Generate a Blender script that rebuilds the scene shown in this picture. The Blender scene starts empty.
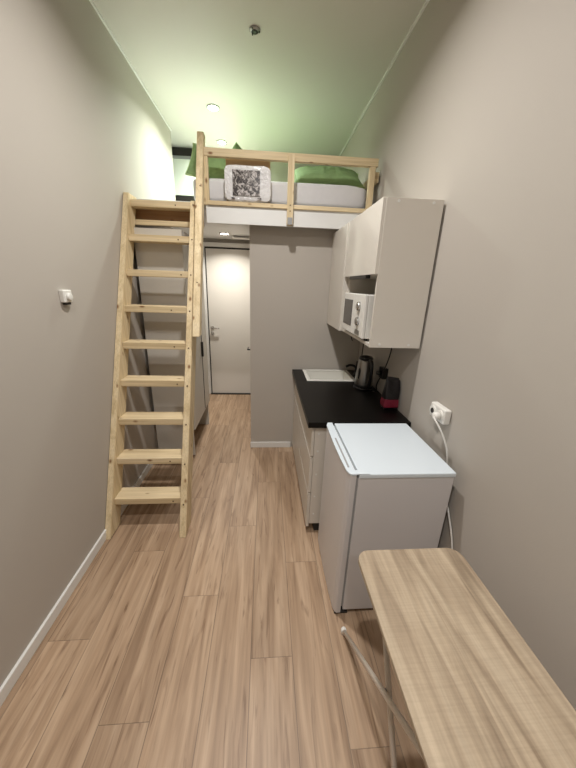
import bpy, bmesh, math, random
from mathutils import Vector, Matrix, noise
random.seed(7)
S = bpy.context.scene
COL = S.collection
PI = math.pi
# ---------------------------------------------------------------- camera
cam_d = bpy.data.cameras.new('camera'); cam = bpy.data.objects.new('camera', cam_d); COL.objects.link(cam)
F = 300.0; YAW, PITCH, ROLL = 0.079, 0.317, -0.034; H = 1.62
fw = Vector((math.sin(YAW)*math.cos(PITCH), math.cos(YAW)*math.cos(PITCH), -math.sin(PITCH)))
r0 = Vector((math.cos(YAW), -math.sin(YAW), 0)); d0 = fw.cross(r0)
rr = r0*math.cos(ROLL)+d0*math.sin(ROLL); dd = -r0*math.sin(ROLL)+d0*math.cos(ROLL)
Mc = Matrix((rr, -dd, -fw)).transposed().to_4x4(); Mc.translation = (0, 0, H)
cam.matrix_world = Mc
cam_d.sensor_fit = 'VERTICAL'; cam_d.sensor_height = 36; cam_d.lens = 36*F/768; cam_d.clip_start = .02
S.camera = cam
# ---------------------------------------------------------------- world, exposure
w = bpy.data.worlds.new('world'); S.world = w; w.use_nodes = True
w.node_tree.nodes['Background'].inputs[0].default_value = (.9, .95, 1, 1)
w.node_tree.nodes['Background'].inputs[1].default_value = .3
S.view_settings.view_transform = 'Standard'; S.view_settings.look = 'None'
S.view_settings.gamma = 1; S.view_settings.use_curve_mapping = False
S.view_settings.exposure = 0.0
MAIN_W, BACK_W, LOFT_W, HALL_W = 26, 8, 24, 12
WARM = (1, .975, .945)

# ---------------------------------------------------------------- materials
def lin(c):
    return tuple((v/255/12.92 if v/255 <= .04045 else ((v/255+.055)/1.055)**2.4) for v in c)+(1,)
def mat(name, rgb, rough=.6, metal=0, bump=0, bscale=60, var=0, emit=None, estr=0, coat=0, spec=.5):
    m = bpy.data.materials.new(name); m.use_nodes = True
    nt = m.node_tree; b = nt.nodes['Principled BSDF']
    b.inputs['Base Color'].default_value = lin(rgb); b.inputs['Roughness'].default_value = rough
    b.inputs['Metallic'].default_value = metal; b.inputs['Coat Weight'].default_value = coat
    b.inputs['Specular IOR Level'].default_value = spec
    if emit: b.inputs['Emission Color'].default_value = lin(emit); b.inputs['Emission Strength'].default_value = estr
    tc = nt.nodes.new('ShaderNodeTexCoord'); n = nt.nodes.new('ShaderNodeTexNoise')
    n.inputs['Scale'].default_value = bscale; n.inputs['Detail'].default_value = 4
    nt.links.new(tc.outputs['Object'], n.inputs['Vector'])
    if var:
        mx = nt.nodes.new('ShaderNodeMix'); mx.data_type = 'RGBA'; c = lin(rgb)
        mx.inputs[6].default_value = tuple(v*(1-var) for v in c[:3])+(1,); mx.inputs[7].default_value = tuple(min(1, v*(1+var)) for v in c[:3])+(1,)
        nt.links.new(n.outputs['Fac'], mx.inputs[0]); nt.links.new(mx.outputs[2], b.inputs['Base Color'])
    if bump:
        bp = nt.nodes.new('ShaderNodeBump'); bp.inputs['Strength'].default_value = bump; bp.inputs['Distance'].default_value = .004
        nt.links.new(n.outputs['Fac'], bp.inputs['Height']); nt.links.new(bp.outputs['Normal'], b.inputs['Normal'])
    return m

def wood(name, cols, axis, cross=26, along=1.2, rough=.6, dist=.6, knots=False, fine=160):
    """streaky wood whose grain runs along the given axis (0,1,2)"""
    m = bpy.data.materials.new(name); m.use_nodes = True
    nt = m.node_tree; N = nt.nodes; L = nt.links; b = N['Principled BSDF']; b.inputs['Roughness'].default_value = rough
    b.inputs['Specular IOR Level'].default_value = .35
    tc = N.new('ShaderNodeTexCoord'); mp = N.new('ShaderNodeMapping')
    sc = [cross]*3; sc[axis] = along; mp.inputs['Scale'].default_value = sc
    L.new(tc.outputs['Object'], mp.inputs['Vector'])
    n1 = N.new('ShaderNodeTexNoise'); n1.inputs['Scale'].default_value = 1; n1.inputs['Detail'].default_value = 5; n1.inputs['Distortion'].default_value = dist
    L.new(mp.outputs[0], n1.inputs['Vector'])
    r = N.new('ShaderNodeValToRGB'); L.new(n1.outputs['Fac'], r.inputs[0])
    e = r.color_ramp.elements; e[0].position = .3; e[0].color = lin(cols[0]); e[1].position = .72; e[1].color = lin(cols[-1])
    if len(cols) == 3: q = e.new(.5); q.color = lin(cols[1])
    mp2 = N.new('ShaderNodeMapping'); s2 = [fine]*3; s2[axis] = along*3; mp2.inputs['Scale'].default_value = s2
    L.new(tc.outputs['Object'], mp2.inputs['Vector'])
    n2 = N.new('ShaderNodeTexNoise'); n2.inputs['Scale'].default_value = 1; n2.inputs['Detail'].default_value = 2; L.new(mp2.outputs[0], n2.inputs['Vector'])
    mr = N.new('ShaderNodeMapRange'); mr.inputs['From Min'].default_value = .3; mr.inputs['From Max'].default_value = .7; mr.inputs['To Min'].default_value = .86; mr.inputs['To Max'].default_value = 1.06
    L.new(n2.outputs['Fac'], mr.inputs[0])
    mx = N.new('ShaderNodeVectorMath'); mx.operation = 'SCALE'; L.new(r.outputs[0], mx.inputs[0]); L.new(mr.outputs[0], mx.inputs['Scale'])
    out = mx.outputs[0]
    if knots:
        mp3 = N.new('ShaderNodeMapping'); s3 = [14]*3; s3[axis] = 7; mp3.inputs['Scale'].default_value = s3; L.new(tc.outputs['Object'], mp3.inputs['Vector'])
        v = N.new('ShaderNodeTexVoronoi'); v.inputs['Scale'].default_value = 1; L.new(mp3.outputs[0], v.inputs['Vector'])
        kr = N.new('ShaderNodeValToRGB'); kr.color_ramp.elements[0].position = .06; kr.color_ramp.elements[1].position = .17
        kr.color_ramp.elements[0].color = (1, 1, 1, 1); kr.color_ramp.elements[1].color = (0, 0, 0, 1)
        L.new(v.outputs['Distance'], kr.inputs[0])
        km = N.new('ShaderNodeMix'); km.data_type = 'RGBA'; km.inputs[7].default_value = lin((128, 92, 58))
        L.new(kr.outputs[0], km.inputs[0]); L.new(out, km.inputs[6]); out = km.outputs[2]
    L.new(out, b.inputs['Base Color'])
    bp = N.new('ShaderNodeBump'); bp.inputs['Strength'].default_value = .12; bp.inputs['Distance'].default_value = .002
    L.new(n2.outputs['Fac'], bp.inputs['Height']); L.new(bp.outputs[0], b.inputs['Normal'])
    return m

def floor_mat():
    m = bpy.data.materials.new('oak_laminate'); m.use_nodes = True
    nt = m.node_tree; N = nt.nodes; L = nt.links; b = N['Principled BSDF']; b.inputs['Roughness'].default_value = .42; b.inputs['Specular IOR Level'].default_value = .4
    def ma(op, a, c=None, d=None):
        n = N.new('ShaderNodeMath'); n.operation = op
        for i, v in enumerate((a, c, d)):
            if v is None: continue
            if hasattr(v, 'links'): L.new(v, n.inputs[i])
            else: n.inputs[i].default_value = v
        return n.outputs[0]
    tc = N.new('ShaderNodeTexCoord'); sp = N.new('ShaderNodeSeparateXYZ'); L.new(tc.outputs['Object'], sp.inputs[0])
    PW, PL = .190, 1.29
    u = ma('DIVIDE', ma('ADD', sp.outputs[0], .437+1.9), PW); iu = ma('FLOOR', u); fu = ma('FRACT', u)
    off = ma('FRACT', ma('MULTIPLY', iu, .618)); 
    v = ma('ADD', ma('DIVIDE', ma('ADD', sp.outputs[1], 5.0), PL), off); iv = ma('FLOOR', v); fv = ma('FRACT', v)
    cb = N.new('ShaderNodeCombineXYZ'); L.new(iu, cb.inputs[0]); L.new(iv, cb.inputs[1])
    wn = N.new('ShaderNodeTexWhiteNoise'); wn.noise_dimensions = '3D'; L.new(cb.outputs[0], wn.inputs[0])
    # grain, shifted for every plank
    ofs = N.new('ShaderNodeVectorMath'); ofs.operation = 'SCALE'; L.new(wn.outputs['Color'], ofs.inputs[0]); ofs.inputs['Scale'].default_value = 20
    ad = N.new('ShaderNodeVectorMath'); L.new(tc.outputs['Object'], ad.inputs[0]); L.new(ofs.outputs[0], ad.inputs[1])
    def grain(sx, sy, det, dist):
        mp = N.new('ShaderNodeMapping'); mp.inputs['Scale'].default_value = (sx, sy, 1); L.new(ad.outputs[0], mp.inputs[0])
        n = N.new('ShaderNodeTexNoise'); n.inputs['Scale'].default_value = 1; n.inputs['Detail'].default_value = det; n.inputs['Distortion'].default_value = dist
        L.new(mp.outputs[0], n.inputs['Vector']); return n.outputs['Fac']
    g1 = grain(24, 1.6, 7, .7); g2 = grain(90, 4, 3, .3); g3 = grain(26, 2.2, 6, 2.2)
    r = N.new('ShaderNodeValToRGB'); L.new(g1, r.inputs[0]); e = r.color_ramp.elements
    e[0].position = .32; e[0].color = lin((146, 120, 96)); e[1].position = .66; e[1].color = lin((184, 158, 132)); q = e.new(.48); q.color = lin((168, 141, 115))
    k = N.new('ShaderNodeValToRGB'); L.new(g3, k.inputs[0]); e = k.color_ramp.elements
    e[0].position = .57; e[0].color = (0, 0, 0, 1); e[1].position = .72; e[1].color = (.65, .65, .65, 1)
    mx = N.new('ShaderNodeMix'); mx.data_type = 'RGBA'; L.new(k.outputs[0], mx.inputs[0]); L.new(r.outputs[0], mx.inputs[6]); mx.inputs[7].default_value = lin((102, 74, 52))
    mr = N.new('ShaderNodeMapRange'); L.new(g2, mr.inputs[0]); mr.inputs[1].default_value = .3; mr.inputs[2].default_value = .7; mr.inputs[3].default_value = .90; mr.inputs[4].default_value = 1.07
    tone = ma('MULTIPLY', mr.outputs[0], ma('ADD', ma('MULTIPLY', wn.outputs['Value'], .16), .92))
    seam = ma('MAXIMUM', ma('LESS_THAN', fu, .02), ma('LESS_THAN', fv, .0022))
    tone = ma('MULTIPLY', tone, ma('SUBTRACT', 1, ma('MULTIPLY', seam, .42)))
    sc = N.new('ShaderNodeVectorMath'); sc.operation = 'SCALE'; L.new(mx.outputs[2], sc.inputs[0]); L.new(tone, sc.inputs['Scale'])
    L.new(sc.outputs[0], b.inputs['Base Color'])
    bp = N.new('ShaderNodeBump'); bp.inputs['Strength'].default_value = .15; bp.inputs['Distance'].default_value = .002; L.new(tone, bp.inputs['Height']); L.new(bp.outputs[0], b.inputs['Normal'])
    return m

PINE = [(196, 174, 136), (216, 196, 158), (226, 208, 174)]
M = dict(
    wall=mat('wall_paint', (180, 173, 164), .75, bump=.06, bscale=180, spec=.3),
    ceil=mat('ceiling_paint', (208, 204, 196), .5, bump=.03, bscale=120, spec=.35),
    trim=mat('white_trim', (225, 224, 220), .4),
    floor=floor_mat(),
    pz=wood('pine_upright', PINE, 2, knots=True), px=wood('pine_across', PINE, 0, knots=True),
    pdark=wood('pine_reddish', [(150, 112, 76), (172, 134, 96)], 0, knots=True),
    white=mat('white_laminate', (214, 208, 198), .38),
    grey=mat('light_grey_laminate', (198, 193, 184), .45, var=.02),
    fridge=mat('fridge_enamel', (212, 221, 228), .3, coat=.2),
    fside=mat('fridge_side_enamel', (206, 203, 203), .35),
    gasket=mat('fridge_gasket', (150, 150, 150), .7),
    black=mat('black_laminate', (11, 9, 8), .38, spec=.25),
    blackp=mat('black_plastic', (22, 21, 21), .35),
    dark=mat('dark_gap', (46, 42, 38), .8),
    steel=mat('brushed_steel', (160, 158, 154), .3, metal=1),
    chrome=mat('chrome', (205, 205, 205), .12, metal=1),
    sink=mat('white_composite', (228, 226, 218), .25),
    glass=mat('dark_glass', (40, 42, 44), .12, coat=.5),
    plastic=mat('white_plastic', (226, 224, 218), .4),
    tube=mat('white_enamelled_tube', (212, 202, 190), .4),
    sheet=mat('grey_white_sheet', (212, 211, 214), .85, bump=.5, bscale=16, var=.05),
    green=mat('green_cotton', (138, 167, 116), .85, bump=.5, bscale=22, var=.12),
    piping=mat('pale_green_piping', (182, 205, 150), .8),
    fascia=mat('white_board', (224, 224, 222), .5),
    board=mat('white_panel', (226, 230, 220), .55),
    door=mat('door_paint', (214, 210, 203), .32),
    lens=mat('lamp_lens', (255, 250, 240), .4, emit=(255, 248, 235), estr=18),
    ring=mat('lamp_ring', (200, 202, 196), .25, metal=.6),
    card=mat('tan_cardboard', (178, 148, 112), .8),
    red=mat('crimson_label', (122, 26, 48), .45, var=.1),
    foil=mat('black_foil', (20, 16, 18), .3, bump=.6, bscale=40),
    screw=mat('dark_screw', (84, 62, 42), .5),
)
def table_mat():
    m = wood('sonoma_oak_laminate', [(138, 120, 100), (172, 154, 131), (186, 169, 146)], 1, cross=20, along=1.3, rough=.5, dist=1.4, fine=120)
    N = m.node_tree.nodes; L = m.node_tree.links; b = N['Principled BSDF']
    src = b.inputs['Base Color'].links[0].from_socket
    tc = N.new('ShaderNodeTexCoord'); mp = N.new('ShaderNodeMapping'); mp.inputs['Scale'].default_value = (11, 230, 10); L.new(tc.outputs['Object'], mp.inputs[0])
    n = N.new('ShaderNodeTexNoise'); n.inputs['Scale'].default_value = 1; n.inputs['Detail'].default_value = 2; L.new(mp.outputs[0], n.inputs['Vector'])
    mr = N.new('ShaderNodeMapRange'); mr.inputs[1].default_value = .4; mr.inputs[2].default_value = .7; mr.inputs[3].default_value = 1.02; mr.inputs[4].default_value = .94; L.new(n.outputs['Fac'], mr.inputs[0])
    s = N.new('ShaderNodeVectorMath'); s.operation = 'SCALE'; L.new(src, s.inputs[0]); L.new(mr.outputs[0], s.inputs['Scale']); L.new(s.outputs[0], b.inputs['Base Color'])
    return m
M['table'] = table_mat()
def print_mat():
    m = bpy.data.materials.new('leafy_print'); m.use_nodes = True
    N = m.node_tree.nodes; L = m.node_tree.links; b = N['Principled BSDF']; b.inputs['Roughness'].default_value = .2
    tc = N.new('ShaderNodeTexCoord'); n = N.new('ShaderNodeTexNoise'); n.inputs['Scale'].default_value = 34; n.inputs['Detail'].default_value = 3; n.inputs['Distortion'].default_value = 1.2
    L.new(tc.outputs['Object'], n.inputs['Vector']); r = N.new('ShaderNodeValToRGB'); L.new(n.outputs['Fac'], r.inputs[0])
    e = r.color_ramp.elements; e[0].position = .42; e[0].color = lin((60, 56, 56)); e[1].position = .62; e[1].color = lin((186, 180, 178))
    q = e.new(.5); q.color = lin((112, 106, 102)); L.new(r.outputs[0], b.inputs['Base Color']); return m
M['print'] = print_mat()
def wrap_mat():
    m = mat('silvery_plastic_wrap', (214, 212, 212), .12, bump=1, bscale=55, coat=1); m.node_tree.nodes['Bump'].inputs['Distance'].default_value = .01; return m
M['wrap'] = wrap_mat()

# ---------------------------------------------------------------- mesh helpers (world coordinates)
def NB(): return bmesh.new()
def box(bm, x0, x1, y0, y1, z0, z1, bev=0, seg=2, rot=None, piv=None):
    r = bmesh.ops.create_cube(bm, size=1)['verts']
    bmesh.ops.scale(bm, vec=(abs(x1-x0), abs(y1-y0), abs(z1-z0)), verts=r)
    bmesh.ops.translate(bm, vec=((x0+x1)/2, (y0+y1)/2, (z0+z1)/2), verts=r)
    if bev:
        es = list({e for v in r for e in v.link_edges})
        o = bmesh.ops.bevel(bm, geom=es, offset=bev, segments=seg, profile=.6, affect='EDGES'); r = list({v for f in o['faces'] for v in f.verts} | {v for v in r if v.is_valid})
    if rot is not None:
        bmesh.ops.rotate(bm, verts=r, cent=piv or ((x0+x1)/2, (y0+y1)/2, (z0+z1)/2), matrix=rot)
    return bm
def B(*a, **k): return box(NB(), *a, **k)
def lathe(bm, c, prof, n=28, axis='z', cap=True):
    """prof: (radius, height) pairs"""
    rings = []
    for r, h in prof:
        ring = []
        for i in range(n):
            a = 2*PI*i/n; p = Vector((r*math.cos(a), r*math.sin(a), h))
            if axis == 'x': p = Vector((p.z, p.x, p.y))
            if axis == 'y': p = Vector((p.x, p.z, p.y))
            ring.append(bm.verts.new(p+Vector(c)))
        rings.append(ring)
    for a, b in zip(rings, rings[1:]):
        for i in range(n): bm.faces.new((a[i], a[(i+1) % n], b[(i+1) % n], b[i]))
    if cap: bm.faces.new(rings[0][::-1]); bm.faces.new(rings[-1])
    bmesh.ops.recalc_face_normals(bm, faces=bm.faces)
    return bm
def tube(bm, pts, r, n=10, sub=1):
    pts = [Vector(p) for p in pts]
    if sub > 1:
        q = []
        for i in range(len(pts)-1):
            p0 = pts[max(i-1, 0)]; p1 = pts[i]; p2 = pts[i+1]; p3 = pts[min(i+2, len(pts)-1)]
            for s in range(sub):
                t = s/sub
                q.append(.5*((2*p1)+(p2-p0)*t+(2*p0-5*p1+4*p2-p3)*t*t+(3*p1-p0-3*p2+p3)*t**3))
        q.append(pts[-1]); pts = q
    rings = []; up = None
    for i, p in enumerate(pts):
        t = (pts[min(i+1, len(pts)-1)]-pts[max(i-1, 0)]).normalized()
        if up is None: up = t.orthogonal().normalized()
        up = (up-t*up.dot(t)).normalized(); s = t.cross(up)
        rings.append([bm.verts.new(p+(up*math.cos(2*PI*k/n)+s*math.sin(2*PI*k/n))*r) for k in range(n)])
    for a, b in zip(rings, rings[1:]):
        for i in range(n): bm.faces.new((a[i], a[(i+1) % n], b[(i+1) % n], b[i]))
    bm.faces.new(rings[0][::-1]); bm.faces.new(rings[-1])
    bmesh.ops.recalc_face_normals(bm, faces=bm.faces)
    return bm
def prism(bm, poly, z0, z1, bev=0):
    a = [bm.verts.new((x, y, z0)) for x, y in poly]; b = [bm.verts.new((x, y, z1)) for x, y in poly]
    n = len(poly)
    bm.faces.new(a[::-1]); top = bm.faces.new(b)
    for i in range(n): bm.faces.new((a[i], a[(i+1) % n], b[(i+1) % n], b[i]))
    bmesh.ops.recalc_face_normals(bm, faces=bm.faces)
    if bev:
        es = [e for e in bm.edges if abs(e.verts[0].co.z-e.verts[1].co.z) < 1e-6]
        bmesh.ops.bevel(bm, geom=es, offset=bev, segments=2, profile=.5, affect='EDGES')
    return bm
def rrect(x0, x1, y0, y1, r, n=7):
    p = []
    for cx, cy, a0 in ((x1-r, y1-r, 0), (x0+r, y1-r, 90), (x0+r, y0+r, 180), (x1-r, y0+r, 270)):
        for i in range(n+1):
            a = math.radians(a0+90*i/n); p.append((cx+r*math.cos(a), cy+r*math.sin(a)))
    return p
def soft(c, size, e=.35, wr=.01, ws=6, seed=0, rot=None, n=40, pinch=0):
    """pillow / mattress shape: superellipsoid with wrinkles"""
    bm = NB(); bmesh.ops.create_uvsphere(bm, u_segments=n*2, v_segments=n, radius=1)
    sx, sy, sz = [s/2 for s in size]
    sg = lambda v, p: math.copysign(abs(v)**p, v)
    for v in bm.verts:
        x, y, z = v.co; th = math.atan2(y, x); ph = math.asin(max(-1, min(1, z)))
        cx = sg(math.cos(ph), e[1]); X = cx*sg(math.cos(th), e[0]); Y = cx*sg(math.sin(th), e[0]); Z = sg(math.sin(ph), e[1])
        if pinch: Z *= 1-pinch*max(abs(X), abs(Y))**3
        p = Vector((X*sx, Y*sy, Z*sz))
        d = noise.fractal(Vector((p.x*ws+seed, p.y*ws, p.z*ws)), 1, 2, 4)*wr
        p += Vector((X, Y, Z)).normalized()*d
        if rot is not None: p = rot @ p
        v.co = p+Vector(c)
    return bm

def props(o, label=None, cat=None, group=None, kind=None):
    if label: o['label'] = label
    if cat: o['category'] = cat
    if group: o['group'] = group
    if kind: o['kind'] = kind
def world_of(o):
    p = Vector((0, 0, 0))
    while o: p += o.location; o = o.parent
    return p
def mesh(name, bm, m, parent=None, smooth=False, **k):
    """one mesh object; top-level ones get their origin at the base of their bounds"""
    bm.verts.ensure_lookup_table()
    if parent: base = world_of(parent); loc = Vector((0, 0, 0))
    else:
        xs = [v.co.x for v in bm.verts]; ys = [v.co.y for v in bm.verts]; zs = [v.co.z for v in bm.verts]
        base = Vector(((min(xs)+max(xs))/2, (min(ys)+max(ys))/2, min(zs))); loc = base
        if k.get('kind') == 'structure': base = loc = Vector((0, 0, 0))
    bmesh.ops.translate(bm, vec=-base, verts=bm.verts)
    me = bpy.data.meshes.new(name); bm.to_mesh(me); bm.free(); me.materials.append(m)
    if smooth:
        for p in me.polygons: p.use_smooth = True
    o = bpy.data.objects.new(name, me); COL.objects.link(o); o.location = loc
    if parent: o.parent = parent
    props(o, **k)
    return o
def thing(name, loc, label, cat, group=None, kind=None):
    o = bpy.data.objects.new(name, None); COL.objects.link(o); o.location = loc; o.empty_display_size = .1
    props(o, label, cat, group, kind); return o
def copy_tree(o, loc, label=None):
    c = o.copy(); COL.objects.link(c); c.location = loc
    if label: c['label'] = label
    for ch in o.children:
        d = ch.copy(); COL.objects.link(d); d.parent = c
    return c
def struct(name, bm, m, **k): return mesh(name, bm, m, kind='structure', **k)

# ---------------------------------------------------------------- the room
XL, XR, ZC, YB, YF = -1.045, .896, 3.173, 4.45, -2.3
YP, XP, ZS = 2.80, -.145, 2.18      # partition front, partition side, underside of loft
LW = 4.0                            # left wall ends, alcove behind
struct('floor', B(XL-.9, XR+.2, YF-.2, YB+.2, -.1, 0), M['floor'])
struct('ceiling', B(XL-.9, XR+.2, YF-.2, YB+.2, ZC, ZC+.1), M['ceil'])
struct('wall_left', B(XL-.12, XL, YF-.1, LW, 0, ZC), M['wall'])
struct('wall_alcove', B(XL-.8, XL-.7, LW-.2, YB+.1, 0, ZC), M['wall'])
struct('wall_right', B(XR, XR+.12, YF-.1, YB+.1, 0, ZC), M['wall'])
struct('wall_back', B(XL-.8, XR+.1, YB, YB+.1, 0, ZC), M['wall'])
struct('wall_front', B(XL-.1, XR+.1, YF-.1, YF, 0, ZC), M['wall'])
bm = B(XP, XR-.001, YP, YP+.09, 0, ZS); box(bm, XP, XP+.09, YP+.09, YB, 0, ZS)
struct('wall_partition', bm, M['wall'])
struct('baseboard_left', B(XL, XL+.014, YF, 2.58, 0, .062, bev=.004), M['trim'])
struct('baseboard_partition', B(XP-.004, .268, YP-.014, YP, 0, .062, bev=.004), M['trim'])
struct('trim_1', B(XL, XL+.012, YF, LW, ZC-.014, ZC), M['trim'])
struct('trim_2', B(XR-.012, XR, YF, YB, ZC-.014, ZC), M['trim'])

# hall door
d = thing('door_1', (-.42, YB, 0), 'white flush hallway door at the end beyond the ladder', 'door', kind='structure')
mesh('door_leaf', B(-.81, -.02, YB-.045, YB-.012, .015, 2.055, bev=.003), M['door'], d)
mesh('door_reveal', B(-.828, -.002, YB-.012, YB-.002, .0, 2.078), M['dark'], d)
bm = B(-.885, -.828, YB-.05, YB-.001, 0, 2.13, bev=.003); box(bm, -.828, -.002, YB-.05, YB-.001, 2.078, 2.13, bev=.003); box(bm, -.002, .06, YB-.05, YB-.001, 0, 2.13, bev=.003)
mesh('door_frame', bm, M['trim'], d)
mesh('threshold', B(-.83, 0, YB-.07, YB-.012, 0, .014), M['dark'], d)
h = mesh('door_handle', tube(NB(), [(-.765, YB-.045, 1.01), (-.765, YB-.095, 1.01), (-.75, YB-.1, 1.01), (-.66, YB-.1, 1.008)], .009, sub=3), M['chrome'], d, True)
mesh('handle_rose', lathe(NB(), (-.765, YB-.053, 1.01), [(.026, 0), (.026, .008)], axis='y'), M['chrome'], d)
mesh('lock_cylinder', lathe(NB(), (-.765, YB-.057, .93), [(.022, 0), (.026, .012)], axis='y'), M['chrome'], d)
# bathroom door on the corridor side of the partition, seen edge-on
d = thing('door_2', (XP, 3.5, 0), 'white bathroom door on the corridor side of the partition', 'door', kind='structure')
mesh('door_leaf', B(XP-.008, XP-.001, 3.0, 3.75, .01, 2.05), M['door'], d)
mesh('door_handle', tube(NB(), [(XP-.008, 3.07, .98), (XP-.035, 3.07, .98), (XP-.04, 3.09, .98), (XP-.04, 3.18, .98)], .008, sub=3), M['blackp'], d, True)

# ---------------------------------------------------------------- lamps
def lamp_light(name, loc, power, size, col, spread=150):
    l = bpy.data.lights.new(name, 'AREA'); l.shape = 'DISK'; l.size = size; l.energy = power; l.color = col; l.spread = math.radians(spread)
    o = bpy.data.objects.new(name, l); COL.objects.link(o); o.location = loc; return o
def downlight(x, y, z, label, power, size=.09, col=WARM, grp='ceiling downlights', spread=150):
    t = thing('ceiling_downlight', (x, y, z), label, 'ceiling light')
    mesh('trim_ring', lathe(NB(), (x, y, z-.010), [(.046, .0095), (.060, .0095), (.056, .0), (.046, .002)], cap=False), M['ring'], t, True)
    mesh('lens', lathe(NB(), (x, y, z-.007), [(.046, 0), (.046, .0065)]), M['lens'], t)
    lo = lamp_light('downlight_lamp', (0, 0, -.014), power, size, col, spread); lo.parent = t
    return t
downlight(-.09, 1.60, ZC, 'lit round ceiling downlight above the fridge, nearest the loft', MAIN_W, .10)
downlight(-.14, .0, ZC, 'lit round ceiling downlight above the folding table', MAIN_W*.9, .10)
downlight(-.09, -1.2, ZC, 'lit round ceiling downlight near the entrance end of the room', BACK_W, .10)
GL = (.91, 1, .90)
downlight(-.51, 3.50, ZC, 'lit ceiling downlight nearer the room, above the loft bed', LOFT_W, .09, GL)
downlight(-.53, 4.22, ZC, 'lit ceiling downlight farther back, just above the railing in view', LOFT_W*.7, .09, GL)
downlight(-.50, 3.95, ZS, 'round downlight under the loft in front of the white door', HALL_W, .09, (1, .955, .87), spread=140)
t = thing('ceiling_sprinkler', (-.09, 2.55, ZC), 'small round unlit fitting with a black centre on the ceiling', 'ceiling fitting')
mesh('ring', lathe(NB(), (-.09, 2.55, ZC-.012), [(.022, .011), (.036, .011), (.034, .004), (.022, 0)], cap=False), M['steel'], t, True)
mesh('black_centre', lathe(NB(), (-.09, 2.55, ZC-.014), [(.010, 0), (.017, .006), (.022, .013)]), M['blackp'], t)
for a in (0, 2.1, 4.2):
    mesh('clip', lathe(NB(), (-.09+.03*math.cos(a), 2.55+.03*math.sin(a), ZC-.014), [(.004, 0), (.005, .008)], n=10), M['blackp'], t)
t = thing('ceiling_vent', (-.31, 4.12, ZS), 'small white vent box under the loft above the hallway door', 'vent')
mesh('housing', B(-.42, -.2, 4.06, 4.18, ZS-.03, ZS-.001, bev=.004), M['plastic'], t)
mesh('grille', B(-.40, -.22, 4.056, 4.06, ZS-.024, ZS-.008), M['gasket'], t)

# ---------------------------------------------------------------- loft structure
L = thing('loft_platform', (0, 2.72, ZS), 'pine and white board sleeping loft platform with railing above the corridor', 'loft bed')
mesh('deck', B(XL+.002, XR-.002, 2.725, YB-.002, ZS, ZS+.04), M['fascia'], L)
mesh('fascia_board', B(-.47, XR-.004, 2.675, 2.70, 2.07, 2.192), M['fascia'], L)
mesh('landing_joist', B(XL+.002, -.50, 2.70, 2.722, 2.045, 2.17), M['pdark'], L)
mesh('joist', B(XL+.002, -.50, 2.655, 2.70, 2.03, 2.065), M['px'], L)
mesh('bottom_rail', B(-.455, .84, 2.66, 2.705, 2.192, 2.222, bev=.003), M['px'], L)
mesh('top_rail', B(-.486, .852, 2.668, 2.708, 2.512, 2.566, bev=.004), M['px'], L)
mesh('post', B(-.486, -.444, 2.668, 2.708, 2.192, 2.511, bev=.003), M['pz'], L)
pc = mesh('post', B(.155, .203, 2.63, 2.675-.002, 2.075, 2.545, bev=.003), M['pz'], L)
mesh('foot_bracket', B(.160, .198, 2.622, 2.63, 2.075, 2.125, bev=.001), M['gasket'], pc)
for z in (2.17, 2.21): mesh('screw', lathe(NB(), (.179, 2.6275, z), [(.0045, 0), (.0045, .002)], n=10, axis='y'), M['screw'], pc)
mesh('post', B(.792, .835, 2.668, 2.708, 2.192, 2.511, bev=.003), M['pz'], L)
mesh('side_rail', B(.842, .880, 2.712, 3.2, 2.42, 2.49), M['px'], L)

# mattress and bedding
mesh('mattress', soft((.115, 3.57, 2.322), (1.43, 1.62, .20), (.10, .28), .013, 8, 3), M['sheet'], smooth=True, label='mattress under a grey-white sheet on the loft platform', cat='mattress')
def cushion(size, seed, n=36):
    bm = NB(); sx, sy, sz = [v/2 for v in size]; V = {}
    for side in (1, -1):
        for i in range(n+1):
            for j in range(n+1):
                u = 2*i/n-1; v = 2*j/n-1
                if side < 0 and (i in (0, n) or j in (0, n)): V[side, i, j] = V[1, i, j]; continue
                t = max(0, (1-abs(u)**3.5)*(1-abs(v)**3.5))**.6
                p = Vector((sx*u*(1-.07*(1-v*v)), sy*v*(1-.07*(1-u*u)), side*sz*t))
                p += Vector((0, 0, 1))*noise.fractal(Vector((p.x*13+seed, p.y*13, side*3)), 1, 2, 4)*.014*t
                V[side, i, j] = bm.verts.new(p)
    for side in (1, -1):
        for i in range(n):
            for j in range(n):
                f = (V[side, i, j], V[side, i+1, j], V[side, i+1, j+1], V[side, i, j+1])
                bm.faces.new(f if side > 0 else f[::-1])
    return bm
def pillow(c, size, rot, label, seed):
    t = thing('pillow', c, label, 'pillow', 'green pillows on the loft bed')
    bm = cushion(size, seed)
    for v in bm.verts: v.co = rot @ v.co + Vector(c)
    mesh('pillow_body', bm, M['green'], t, True)
    sx, sy = size[0]/2, size[1]/2; pts = []
    for i in range(97):
        k = i % 96; e, q = divmod(k, 24); m = q/12-1
        u, v = ((m, -1), (1, m), (-m, 1), (-1, -m))[e]
        pts.append(rot @ Vector((sx*u*(1-.07*(1-v*v)), sy*v*(1-.07*(1-u*u)), 0))+Vector(c))
    mesh('piping', tube(NB(), pts, .006, n=8), M['piping'], t, True)
    return t
E3 = lambda x, y, z: (Matrix.Rotation(math.radians(z), 3, 'Z') @ Matrix.Rotation(math.radians(y), 3, 'Y') @ Matrix.Rotation(math.radians(x), 3, 'X'))
pillow((.52, 3.02, 2.515), (.60, .36, .15), E3(32, 0, -2), 'green pillow lying on the right half of the loft mattress', 1)
pillow((-.44, 2.92, 2.525), (.38, .30, .12), E3(62, 12, 4), 'green pillow standing against the left end of the loft railing', 5)
pillow((-.235, 3.12, 2.545), (.34, .34, .12), E3(78, 38, 10), 'green pillow behind, its corner poking above the top rail', 9)
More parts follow.
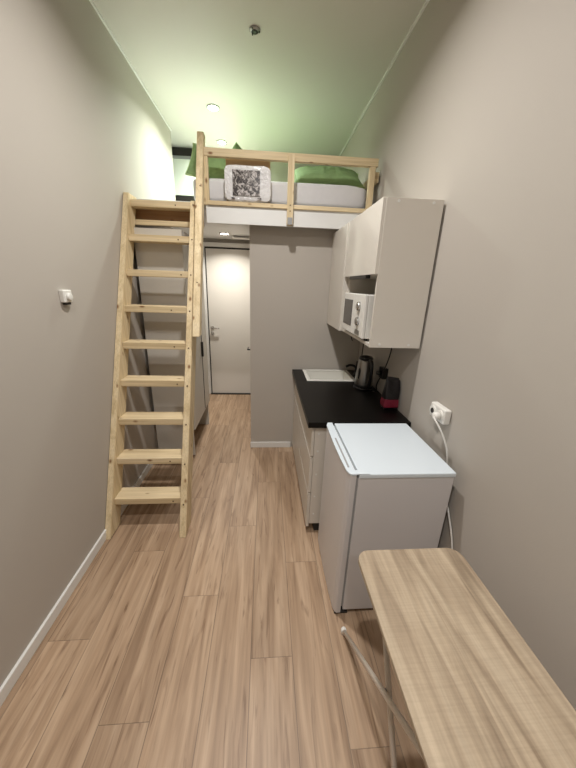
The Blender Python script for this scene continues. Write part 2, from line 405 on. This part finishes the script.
mesh('bounce_duvet', soft((.15, 3.85, 2.43), (1.25, .95, .09), (.3, .6), .02, 4, 12), M['green'], smooth=True, label='unseen green bedding added at the back of the loft mattress to tint the ceiling', cat='bounce_duvet')  # added out of view, bounces a green tint onto the ceiling

# plastic bedding bag standing on the bottom rail
t = thing('bedding_bag', (-.147, 2.685, 2.222), 'clear plastic bedding bag with a grey leafy picture behind the loft railing', 'bag')
mesh('bag_body', soft((-.147, 2.69, 2.345), (.35, .07, .243), (.08, .3), .005, 24, 4, n=36), M['wrap'], t, True)
mesh('picture_insert', B(-.262, -.055, 2.648, 2.651, 2.262, 2.43), M['print'], t)
mesh('label_patch', B(-.272, -.245, 2.6485, 2.651, 2.236, 2.248), M['print'], t)
mesh('label_patch', B(-.075, -.045, 2.6485, 2.651, 2.240, 2.252), M['print'], t)
mesh('cardboard_backing', B(-.318, .022, 2.728, 2.734, 2.236, 2.54), M['card'], t)

# white panel at the back of the loft
t = thing('wall_panel', (-1.2, 4.43, 2.6), 'white panel over a dark slab painted as an unlit gap behind the left end of the loft bed', 'panel')
mesh('recess_shade', B(-1.72, -.72, 4.43, 4.449, 2.50, 3.165), M['dark'], t)  # flat dark slab; the unlit gap is put into its colour
mesh('white_sheet', B(-1.70, -.74, 4.40, 4.425, 2.655, 3.04, bev=.003), M['board'], t)
mesh('top_strip', B(-1.70, -.74, 4.39, 4.425, 3.042, 3.07, bev=.003), M['gasket'], t)

# ---------------------------------------------------------------- ladder
SL = .430; TH = math.atan(SL)                # slope dy/dz
LX0, LX1, T0, T1 = -1.042, -.520, .038, .043
t = thing('loft_ladder', ((LX0+LX1)/2, 1.75, 0), 'steep unpainted pine ladder with nine treads leading to the loft', 'ladder')
def stringer(x0, x1, ztop):
    bm = NB(); dy = .145
    P = [(1.62, 0), (1.62+dy, 0), (1.62+dy+SL*ztop, ztop), (1.62+SL*ztop, ztop)]
    a = [bm.verts.new((x0, y, z)) for y, z in P]; b = [bm.verts.new((x1, y, z)) for y, z in P]
    bm.faces.new(a); bm.faces.new(b[::-1])
    for i in range(4): bm.faces.new((a[i], b[i], b[(i+1) % 4], a[(i+1) % 4]))
    bmesh.ops.recalc_face_normals(bm, faces=bm.faces)
    bmesh.ops.bevel(bm, geom=list(bm.edges), offset=.003, segments=2, affect='EDGES')
    return bm
mesh('stringer', stringer(LX0, LX0+T0, 2.225), M['pz'], t)
mesh('stringer', stringer(LX1-T1, LX1, 2.19), M['pz'], t)
for i in range(9):
    z = .178+.2452*i; y = 1.62+SL*z+.045
    tr = mesh('tread', B(LX0+T0, LX1-T1, y, y+.125 if i < 8 else y+.10, z, z+.045, bev=.003), M['px'], t)
    if i not in (2,):
        sx = LX1-.10-.03*(i % 3)
        mesh('screw', lathe(NB(), (sx, y-.002, z+.020), [(.005, 0), (.005, .003)], n=10, axis='y'), M['screw'], tr)
    mesh('screw', lathe(NB(), (LX1-.022, 1.62+SL*(z+.02)-.004, z+.02), [(.005, 0), (.005, .006)], n=10, axis='y'), M['screw'], t)
# hand rail: long thin batten on the front of the right stringer, rising past the loft
bm = NB(); x0, x1 = -.517, -.470
P = []
for z, s in ((1.265, 0), (2.67, 1)):
    y = 2.12+SL*(z-1.22); P.append((y, z))
q = [(P[0][0]-.045, P[0][1]), (P[0][0]+.03, P[0][1]), (P[1][0]+.03, P[1][1]), (P[1][0]-.045, P[1][1])]
a = [bm.verts.new((x0+.014 if z < 2 else x0, y, z)) for y, z in q]; b = [bm.verts.new((x1+.014 if z < 2 else x1, y, z)) for y, z in q]
bm.faces.new(a); bm.faces.new(b[::-1])
for i in range(4): bm.faces.new((a[i], b[i], b[(i+1) % 4], a[(i+1) % 4]))
bmesh.ops.recalc_face_normals(bm, faces=bm.faces); bmesh.ops.bevel(bm, geom=list(bm.edges), offset=.003, segments=2, affect='EDGES')
hr = mesh('handrail', bm, M['pz'], t)
for z in (1.62, 2.28): mesh('screw', lathe(NB(), (-.482, 2.12+SL*(z-1.22)-.047, z), [(.0045, 0), (.0045, .004)], n=10, axis='y'), M['screw'], hr)

# ---------------------------------------------------------------- wardrobe under the loft
t = thing('wardrobe', (-.84, 2.98, 0), 'pale grey wardrobe raised off the floor behind the ladder, with black handle', 'wardrobe')
WX0, WX1, WY0, WY1, WZ = -1.01, -.655, 2.60, 3.36, 2.0
mesh('side_panel', B(WX0, WX1-.018, WY0, WY0+.018, .03, WZ), M['grey'], t)
mesh('side_panel', B(WX0, WX1-.018, WY1-.018, WY1, 0, WZ), M['grey'], t)
mesh('back_panel', B(WX0, WX0+.01, WY0+.018, WY1-.018, .3, WZ-.018), M['grey'], t)
mesh('top_panel', B(WX0, WX1-.018, WY0+.018, WY1-.018, WZ-.018, WZ), M['grey'], t)
mesh('bottom_panel', B(WX0, WX1-.018, WY0+.018, WY1-.018, .3, .318), M['grey'], t)
ym = 3.09
mesh('door', B(WX1-.018, WX1, WY0, ym-.004, .3, WZ, bev=.001), M['grey'], t)
mesh('door', B(WX1-.018, WX1, ym+.004, WY1, .3, WZ, bev=.001), M['grey'], t)
mesh('door_gap_shade', B(WX1-.016, WX1+.004, ym-.003, ym+.003, .32, WZ), M['blackp'], t)  # black strip added as the shade in the gap between the doors
mesh('door_handle', B(WX1, WX1+.02, ym-.03, ym-.006, .90, 1.05, bev=.002), M['blackp'], t)

# ---------------------------------------------------------------- kitchen base run
CX, CY0, CY1, CZ = .285, 1.635, 2.785, .812
t = thing('base_cabinet', (.55, 1.93, 0), 'pale base cabinet with three handleless drawers next to the white fridge', 'cabinet', 'base cabinets under the black worktop')
YM = 2.22
mesh('carcass', B(CX+.02, XR-.03, CY0, YM-.001, .08, CZ, bev=.001), M['white'], t)
mesh('plinth', B(CX+.06, XR-.05, CY0+.02, YM, 0, .08), M['dark'], t)
for z0, z1 in ((.055, .322), (.334, .592), (.604, .806)):
    mesh('drawer', B(CX, CX+.018, CY0, YM-.003, z0, z1, bev=.0015), M['white'], t)
for z in (.16, .47, .76, .64, .30):
    mesh('cam_cap', lathe(NB(), (CX+.045, CY0-.002, z), [(.006, 0), (.006, .003)], n=12, axis='y'), M['trim'], t)
t = thing('base_cabinet', (.55, 2.5, 0), 'pale base cabinet under the sink, against the grey partition', 'cabinet', 'base cabinets under the black worktop')
bm = B(CX+.02, XR-.03, YM+.001, CY1-.001, .08, .64, bev=.001); box(bm, CX+.02, CX+.05, YM+.001, CY1-.001, .64, CZ)
mesh('carcass', bm, M['white'], t)
mesh('plinth', B(CX+.06, XR-.05, YM+.001, CY1-.001, 0, .08), M['dark'], t)
mesh('door', B(CX, CX+.018, YM+.003, CY1-.003, .055, .592, bev=.0015), M['white'], t)
mesh('drawer_front', B(CX, CX+.018, YM+.003, CY1-.003, .604, .806, bev=.0015), M['white'], t)
# worktop with the sink cut-out
SX0, SX1, SY0, SY1 = .365, .775, 2.43, 2.765
WY = (1.61, 2.796); WX = (.258, XR-.006); z0, z1 = CZ+.001, .85
bm = B(WX[0], WX[1], WY[0], SY0, z0, z1, bev=.002)
box(bm, WX[0], SX0, SY0, SY1, z0, z1); box(bm, SX1, WX[1], SY0, SY1, z0, z1); box(bm, WX[0], WX[1], SY1, WY[1], z0, z1)
mesh('worktop', bm, M['black'], label='black worktop running over the base cabinets', cat='worktop')
# sink
t = thing('sink', ((SX0+SX1)/2, (SY0+SY1)/2, .85), 'white rectangular inset sink at the far end of the black worktop', 'sink')
bm = NB(); e = .001
box(bm, SX0-.012, SX0+.02, SY0-.012, SY1+.010, .851, .858, bev=.002); box(bm, SX1-.02, SX1+.012, SY0-.012, SY1+.010, .851, .858, bev=.002)
box(bm, SX0+.02, SX1-.02, SY0-.012, SY0+.02, .851, .858, bev=.002); box(bm, SX0+.02, SX1-.02, SY1-.02, SY1+.010, .851, .858, bev=.002)
mesh('rim', bm, M['sink'], t)
bm = NB()
a0, a1, b0, b1 = SX0+.006, SX1-.006, SY0+.006, SY1-.006
box(bm, a0, a0+.01, b0, b1, .70, .852); box(bm, a1-.01, a1, b0, b1, .70, .852); box(bm, a0, a1, b0, b0+.01, .70, .852); box(bm, a0, a1, b1-.01, b1, .70, .852); box(bm, a0, a1, b0, b1, .69, .70)
mesh('basin', bm, M['sink'], t)
mesh('drain', lathe(NB(), ((SX0+SX1)/2, (SY0+SY1)/2, .7005), [(.04, 0), (.036, .004)]), M['steel'], t)
t = thing('faucet', (.825, 2.6, .85), 'dark slim kitchen tap in the corner behind the white sink', 'tap')
mesh('tap_base', lathe(NB(), (.825, 2.6, .8505), [(.024, 0), (.022, .012), (.016, .02), (.016, .06)]), M['blackp'], t, True)
mesh('spout', tube(NB(), [(.825, 2.6, .89), (.822, 2.6, .925), (.80, 2.6, .945), (.76, 2.6, .95), (.73, 2.6, .935)], .011, sub=4), M['blackp'], t, True)
mesh('lever', tube(NB(), [(.825, 2.6, .93), (.828, 2.6, .99)], .006), M['blackp'], t, True)

# kettle
kx, ky = .79, 2.26
t = thing('electric_kettle', (kx, ky, .85), 'stainless steel electric kettle with black lid and handle on the worktop', 'kettle')
mesh('power_base', lathe(NB(), (kx, ky, .8505), [(.078, 0), (.078, .012), (.07, .02)]), M['blackp'], t, True)
mesh('kettle_body', lathe(NB(), (kx, ky, .8715), [(.07, 0), (.072, .02), (.070, .06), (.062, .15), (.054, .20), (.052, .215)]), M['steel'], t, True)
mesh('lid', lathe(NB(), (kx, ky, 1.087), [(.054, 0), (.055, .01), (.048, .022), (.02, .03), (.008, .032)]), M['blackp'], t, True)
mesh('handle', tube(NB(), [(kx+.01, ky-.045, 1.085), (kx+.012, ky-.09, 1.09), (kx+.012, ky-.115, 1.06), (kx+.012, ky-.11, .98), (kx+.012, ky-.10, .91), (kx+.012, ky-.068, .895)], .013, sub=4), M['blackp'], t, True)
mesh('water_gauge', soft((kx-.058, ky-.035, .98), (.016, .03, .09), (1, 1), 0, n=10), M['glass'], t, True)
mesh('spout', soft((kx, ky+.058, 1.06), (.04, .05, .05), (1, 1), 0, n=10), M['steel'], t, True)
# coffee bag
t = thing('coffee_bag', (.84, 1.835, .85), 'black foil food bag with a crimson band on the worktop beside the kettle', 'food bag')
bm = NB(); box(bm, .790, .884, 1.80, 1.87, .851, 1.055, bev=.012, seg=3)
bmesh.ops.subdivide_edges(bm, edges=bm.edges[:], cuts=3, use_grid_fill=True)
for v in bm.verts:
    k = max(0, (v.co.z-.96)/.085); v.co.y = 1.835+(v.co.y-1.835)*(1-.6*k); v.co += noise.noise_vector(v.co*26)*.009*(.4+k)
    v.co.z = max(v.co.z, .851)
mesh('bag_body', bm, M['foil'], t, True)
bm = B(.790, .880, 1.792, 1.802, .872, .925, bev=.003); box(bm, .783, .793, 1.793, 1.86, .872, .922, bev=.003)
bmesh.ops.subdivide_edges(bm, edges=bm.edges[:], cuts=2, use_grid_fill=True)
for v in bm.verts: v.co += noise.noise_vector(v.co*30)*.003
mesh('label_band', bm, M['red'], t)
mesh('folded_top', B(.797, .876, 1.827, 1.843, 1.040, 1.070, bev=.004, rot=Matrix.Rotation(.12, 3, 'Y')), M['foil'], t)
mesh('power_cable', tube(NB(), [(.885, 2.66, 1.299), (.886, 2.655, 1.15), (.885, 2.66, 1.0), (.886, 2.665, .858)], .004, sub=4), M['blackp'], smooth=True, label='thin black line running straight down the wall behind the sink', cat='cable')  # thin black vertical tube from wall cabinet height down to the worktop
# cables at the back of the worktop
mesh('power_cable', tube(NB(), [(.862, 1.98, 1.30), (.868, 2.0, 1.2), (.866, 2.05, 1.08), (.862, 2.10, 1.00), (.85, 2.13, .92), (.858, 2.14, .865), (.84, 2.16, .858)], .0045, sub=5), M['blackp'], smooth=True, label='black cable hanging from under the wall cabinet behind the kettle', cat='cable')
t = thing('wall_socket', (.865, 2.08, 1.02), 'small dark wall socket behind the kettle', 'socket')
mesh('socket_box', B(.855, XR-.001, 2.055, 2.135, .985, 1.065, bev=.004), M['blackp'], t)
mesh('plug', lathe(NB(), (.825, 2.095, 1.025), [(.014, 0), (.018, .03)], axis='x'), M['blackp'], t, True)
mesh('cable_end', tube(NB(), [(.70, 2.40, 1.299), (.695, 2.40, 1.27), (.69, 2.385, 1.24), (.695, 2.36, 1.215)], .004, sub=4), M['blackp'], smooth=True, label='short black cable end dangling under the far wall cabinet', cat='cable')

# ---------------------------------------------------------------- wall cabinets
VX0, VX1, VY0, VY1, VZ0, VZ1 = .588, .882, 1.650, 2.30, 1.30, 2.05
t = thing('wall_cabinet', (.74, 1.98, VZ0), 'nearer pale wall cabinet with an open niche and black door pull', 'cabinet', 'wall cabinets above the worktop')
mesh('side_panel', B(VX0, VX1, VY0, VY0+.018, VZ0, VZ1, bev=.001), M['white'], t)
mesh('side_panel', B(VX0+.018, VX1, VY1-.018, VY1-.001, VZ0, VZ1), M['white'], t)
for nm, z in (('top_panel', VZ1-.018), ('bottom_panel', VZ0), ('shelf', 1.686)):
    mesh(nm, B(VX0+(.002 if nm != 'top_panel' else .018), VX1, VY0+.018, VY1-.018, z, z+.018), M['white'], t)
mesh('back_panel', B(VX1-.008, VX1-.001, VY0+.018, VY1-.018, VZ0+.018, VZ1-.018), M['white'], t)
mesh('mounting_rail', B(VX1, XR-.001, VY0+.03, 2.78, VZ1-.12, VZ1-.06), M['dark'], t)
dr = mesh('door', B(VX0-.018, VX0, VY0+.002, VY1-.002, 1.692, VZ1, bev=.0015), M['white'], t)
mesh('handle', B(VX0-.030, VX0-.004, VY0+.11, VY0+.46, 1.672, 1.691, bev=.001), M['blackp'], dr)
for y, z in ((.65, 2.035), (.83, 2.035), (.645, 1.318), (.815, 1.318)):
    mesh('cam_cap', lathe(NB(), (y, VY0-.002, z), [(.007, 0), (.007, .003)], n=14, axis='y'), M['trim'], t)
t = thing('wall_cabinet', (.74, 2.55, VZ0), 'farther pale wall cabinet with one tall plain door against the partition', 'cabinet', 'wall cabinets above the worktop')
mesh('carcass', B(VX0, VX1, VY1+.001, 2.796, VZ0, VZ1, bev=.001), M['white'], t)
mesh('door', B(VX0-.024, VX0-.0005, VY1+.003, 2.794, VZ0, VZ1, bev=.0015), M['white'], t)

# microwave in the niche
mx, my0, my1, mz0, mz1 = .562, 1.735, 2.215, 1.334, 1.585
t = thing('microwave', (.70, 1.97, mz0-.016), 'small white microwave with two dials in the open cabinet niche', 'microwave')
mesh('casing', B(mx+.02, VX1-.012, my0, my1, mz0, mz1, bev=.006), M['plastic'], t)
fp = mesh('door', B(mx, mx+.02, 1.945, my1, mz0, mz1, bev=.005), M['plastic'], t)
mesh('door_window', B(mx-.002, mx+.001, 1.985, my1-.025, mz0+.045, mz1-.04, bev=.001), M['glass'], fp)
cp = mesh('control_panel', B(mx, mx+.02, my0, 1.942, mz0, mz1, bev=.005), M['plastic'], t)
for z in (1.515, 1.425):
    k = mesh('dial', lathe(NB(), (mx-.018, 1.835, z), [(.016, 0), (.024, .004), (.027, .018)], axis='x'), M['chrome'], cp, True)
mesh('door_button', B(mx-.003, mx+.002, 1.79, 1.88, mz0+.012, mz0+.04, bev=.001), M['steel'], cp)
for x in (mx+.04, .82):
    for y in (my0+.04, my1-.04):
        mesh('foot', lathe(NB(), (x, y, mz0-.0155), [(.012, 0), (.014, .0155)], n=14), M['blackp'], t)

# ---------------------------------------------------------------- fridge
fx0, fx1, fy0, fy1, fz = .358, .848, 1.085, 1.595, .853
t = thing('fridge', (.6, 1.34, 0), 'white undercounter fridge standing at the end of the worktop', 'fridge')
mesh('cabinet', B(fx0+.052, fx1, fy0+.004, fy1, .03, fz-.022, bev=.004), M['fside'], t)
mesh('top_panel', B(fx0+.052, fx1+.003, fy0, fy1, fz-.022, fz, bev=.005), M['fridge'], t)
mesh('gasket', B(fx0+.040, fx0+.052, fy0+.010, fy1-.008, .05, fz-.016), M['gasket'], t)
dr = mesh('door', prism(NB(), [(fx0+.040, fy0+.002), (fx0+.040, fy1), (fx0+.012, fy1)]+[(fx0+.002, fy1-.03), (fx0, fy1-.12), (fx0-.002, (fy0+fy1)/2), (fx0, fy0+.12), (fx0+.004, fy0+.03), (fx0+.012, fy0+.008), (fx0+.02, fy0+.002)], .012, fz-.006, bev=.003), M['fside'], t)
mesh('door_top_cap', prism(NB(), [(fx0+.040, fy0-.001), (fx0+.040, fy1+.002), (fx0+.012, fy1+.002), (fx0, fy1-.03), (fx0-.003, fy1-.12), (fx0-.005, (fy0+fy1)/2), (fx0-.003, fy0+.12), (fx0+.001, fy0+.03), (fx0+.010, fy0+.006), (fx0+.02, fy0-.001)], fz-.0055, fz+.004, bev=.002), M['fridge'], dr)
mesh('handle_groove', B(fx0+.012, fx0+.020, fy0+.05, fy0+.32, fz+.0035, fz+.006, bev=.001), M['gasket'], dr)
mesh('hinge_cover', B(fx0+.04, fx0+.10, fy0+.001, fy0+.03, fz-.003, fz+.003, bev=.001), M['fridge'], t)
mesh('door_hinge', B(fx0+.01, fx0+.08, fy0+.006, fy0+.04, .003, .0115), M['dark'], t)
for x in (fx0+.08, fx1-.05):
    for y in (fy0+.05, fy1-.05):
        mesh('foot', lathe(NB(), (x, y, 0), [(.018, 0), (.018, .01), (.01, .012), (.01, .03)], n=16), M['blackp'], t)
mesh('condenser', B(fx1, fx1+.012, fy0+.06, fy1-.06, .25, .76), M['dark'], t)

mesh('power_cord', tube(NB(), [(XR-.072, 1.295, 1.03), (XR-.082, 1.262, 1.03), (XR-.06, 1.225, .98), (XR-.03, 1.205, .90), (XR-.012, 1.205, .80), (XR-.010, 1.19, .70), (XR-.010, 1.12, .60), (XR-.010, 1.06, .50), (XR-.012, 1.03, .40), (XR-.012, 1.06, .25), (XR-.016, 1.12, .12)], .0042, sub=5), M['plastic'], t, True)
# double wall outlet with the fridge plug
t = thing('wall_outlet', (XR-.02, 1.34, .97), 'white double wall outlet with a plugged-in cord above the fridge', 'outlet')
mesh('outlet_box', B(XR-.038, XR-.001, 1.265, 1.395, 1.0, 1.075, bev=.010, seg=4), M['plastic'], t)
for y in (1.363, 1.298):
    s = mesh('socket_well', lathe(NB(), (XR-.0425, y, 1.037), [(.020, 0), (.0285, .001), (.0285, .006)], axis='x'), M['plastic'], t, True)
    if y > 1.33:
        mesh('socket_hole', lathe(NB(), (XR-.0435, y, 1.037), [(.014, 0), (.014, .002)], axis='x'), M['dark'], s)
mesh('power_plug', lathe(NB(), (XR-.075, 1.298, 1.035), [(.010, 0), (.019, .006), (.021, .032)], axis='x'), M['plastic'], t, True)

# ---------------------------------------------------------------- folding table
TX0, TX1, TY0, TY1, TZ = .326, .706, -.02, .812, .73
t = thing('folding_table', (.52, .39, 0), 'folding table with pale oak top and white tube legs in the foreground', 'table')
mesh('tabletop', prism(NB(), rrect(TX0, TX1, TY0, TY1, .045), TZ-.018, TZ, bev=.003), M['table'], t)
for x in (.395, .63):
    a = mesh('leg', tube(NB(), [(x, .21, .700), (x, .44, .498), (x, 1.0, .014)], .0095, n=12), M['tube'], t, True)
    mesh('rubber_cap', lathe(NB(), (x, 1.0, .0), [(.013, 0), (.014, .02), (.010, .03)], n=14), M['plastic'], a, True)
    x2 = x+.0205 if x < .5 else x-.0205
    a = mesh('leg', tube(NB(), [(x2, .80, .700), (x2, .39, .014)], .0095, n=12), M['tube'], t, True)
    mesh('rubber_cap', lathe(NB(), (x2, .39, .0), [(.013, 0), (.014, .02), (.010, .03)], n=14), M['plastic'], a, True)
    xm = (x+x2)/2
    mesh('pivot_bolt', lathe(NB(), (xm-.018, .598, .363), [(.006, 0), (.006, .036)], n=10, axis='x'), M['steel'], t)
mesh('cross_bar', tube(NB(), [(.395, .21, .700), (.63, .21, .700)], .009, n=10), M['tube'], t, True)
mesh('cross_bar', tube(NB(), [(.4155, .79, .700), (.6095, .79, .700)], .009, n=10), M['tube'], t, True)

# ---------------------------------------------------------------- wall thermostat
t = thing('wall_thermostat', (XL+.02, 1.70, 1.49), 'small white thermostat box on the left wall before the ladder', 'thermostat')
mesh('housing', B(XL, XL+.024, 1.655, 1.725, 1.500, 1.562, bev=.006, seg=3), M['plastic'], t)
mesh('dial', lathe(NB(), (XL+.024, 1.69, 1.527), [(.020, 0), (.018, .012), (.014, .013)], axis='x'), M['plastic'], t, True)
mesh('under_shade', B(XL+.002, XL+.020, 1.67, 1.71, 1.488, 1.4995), M['dark'], t)  # dark block added as the shadow beneath the housing
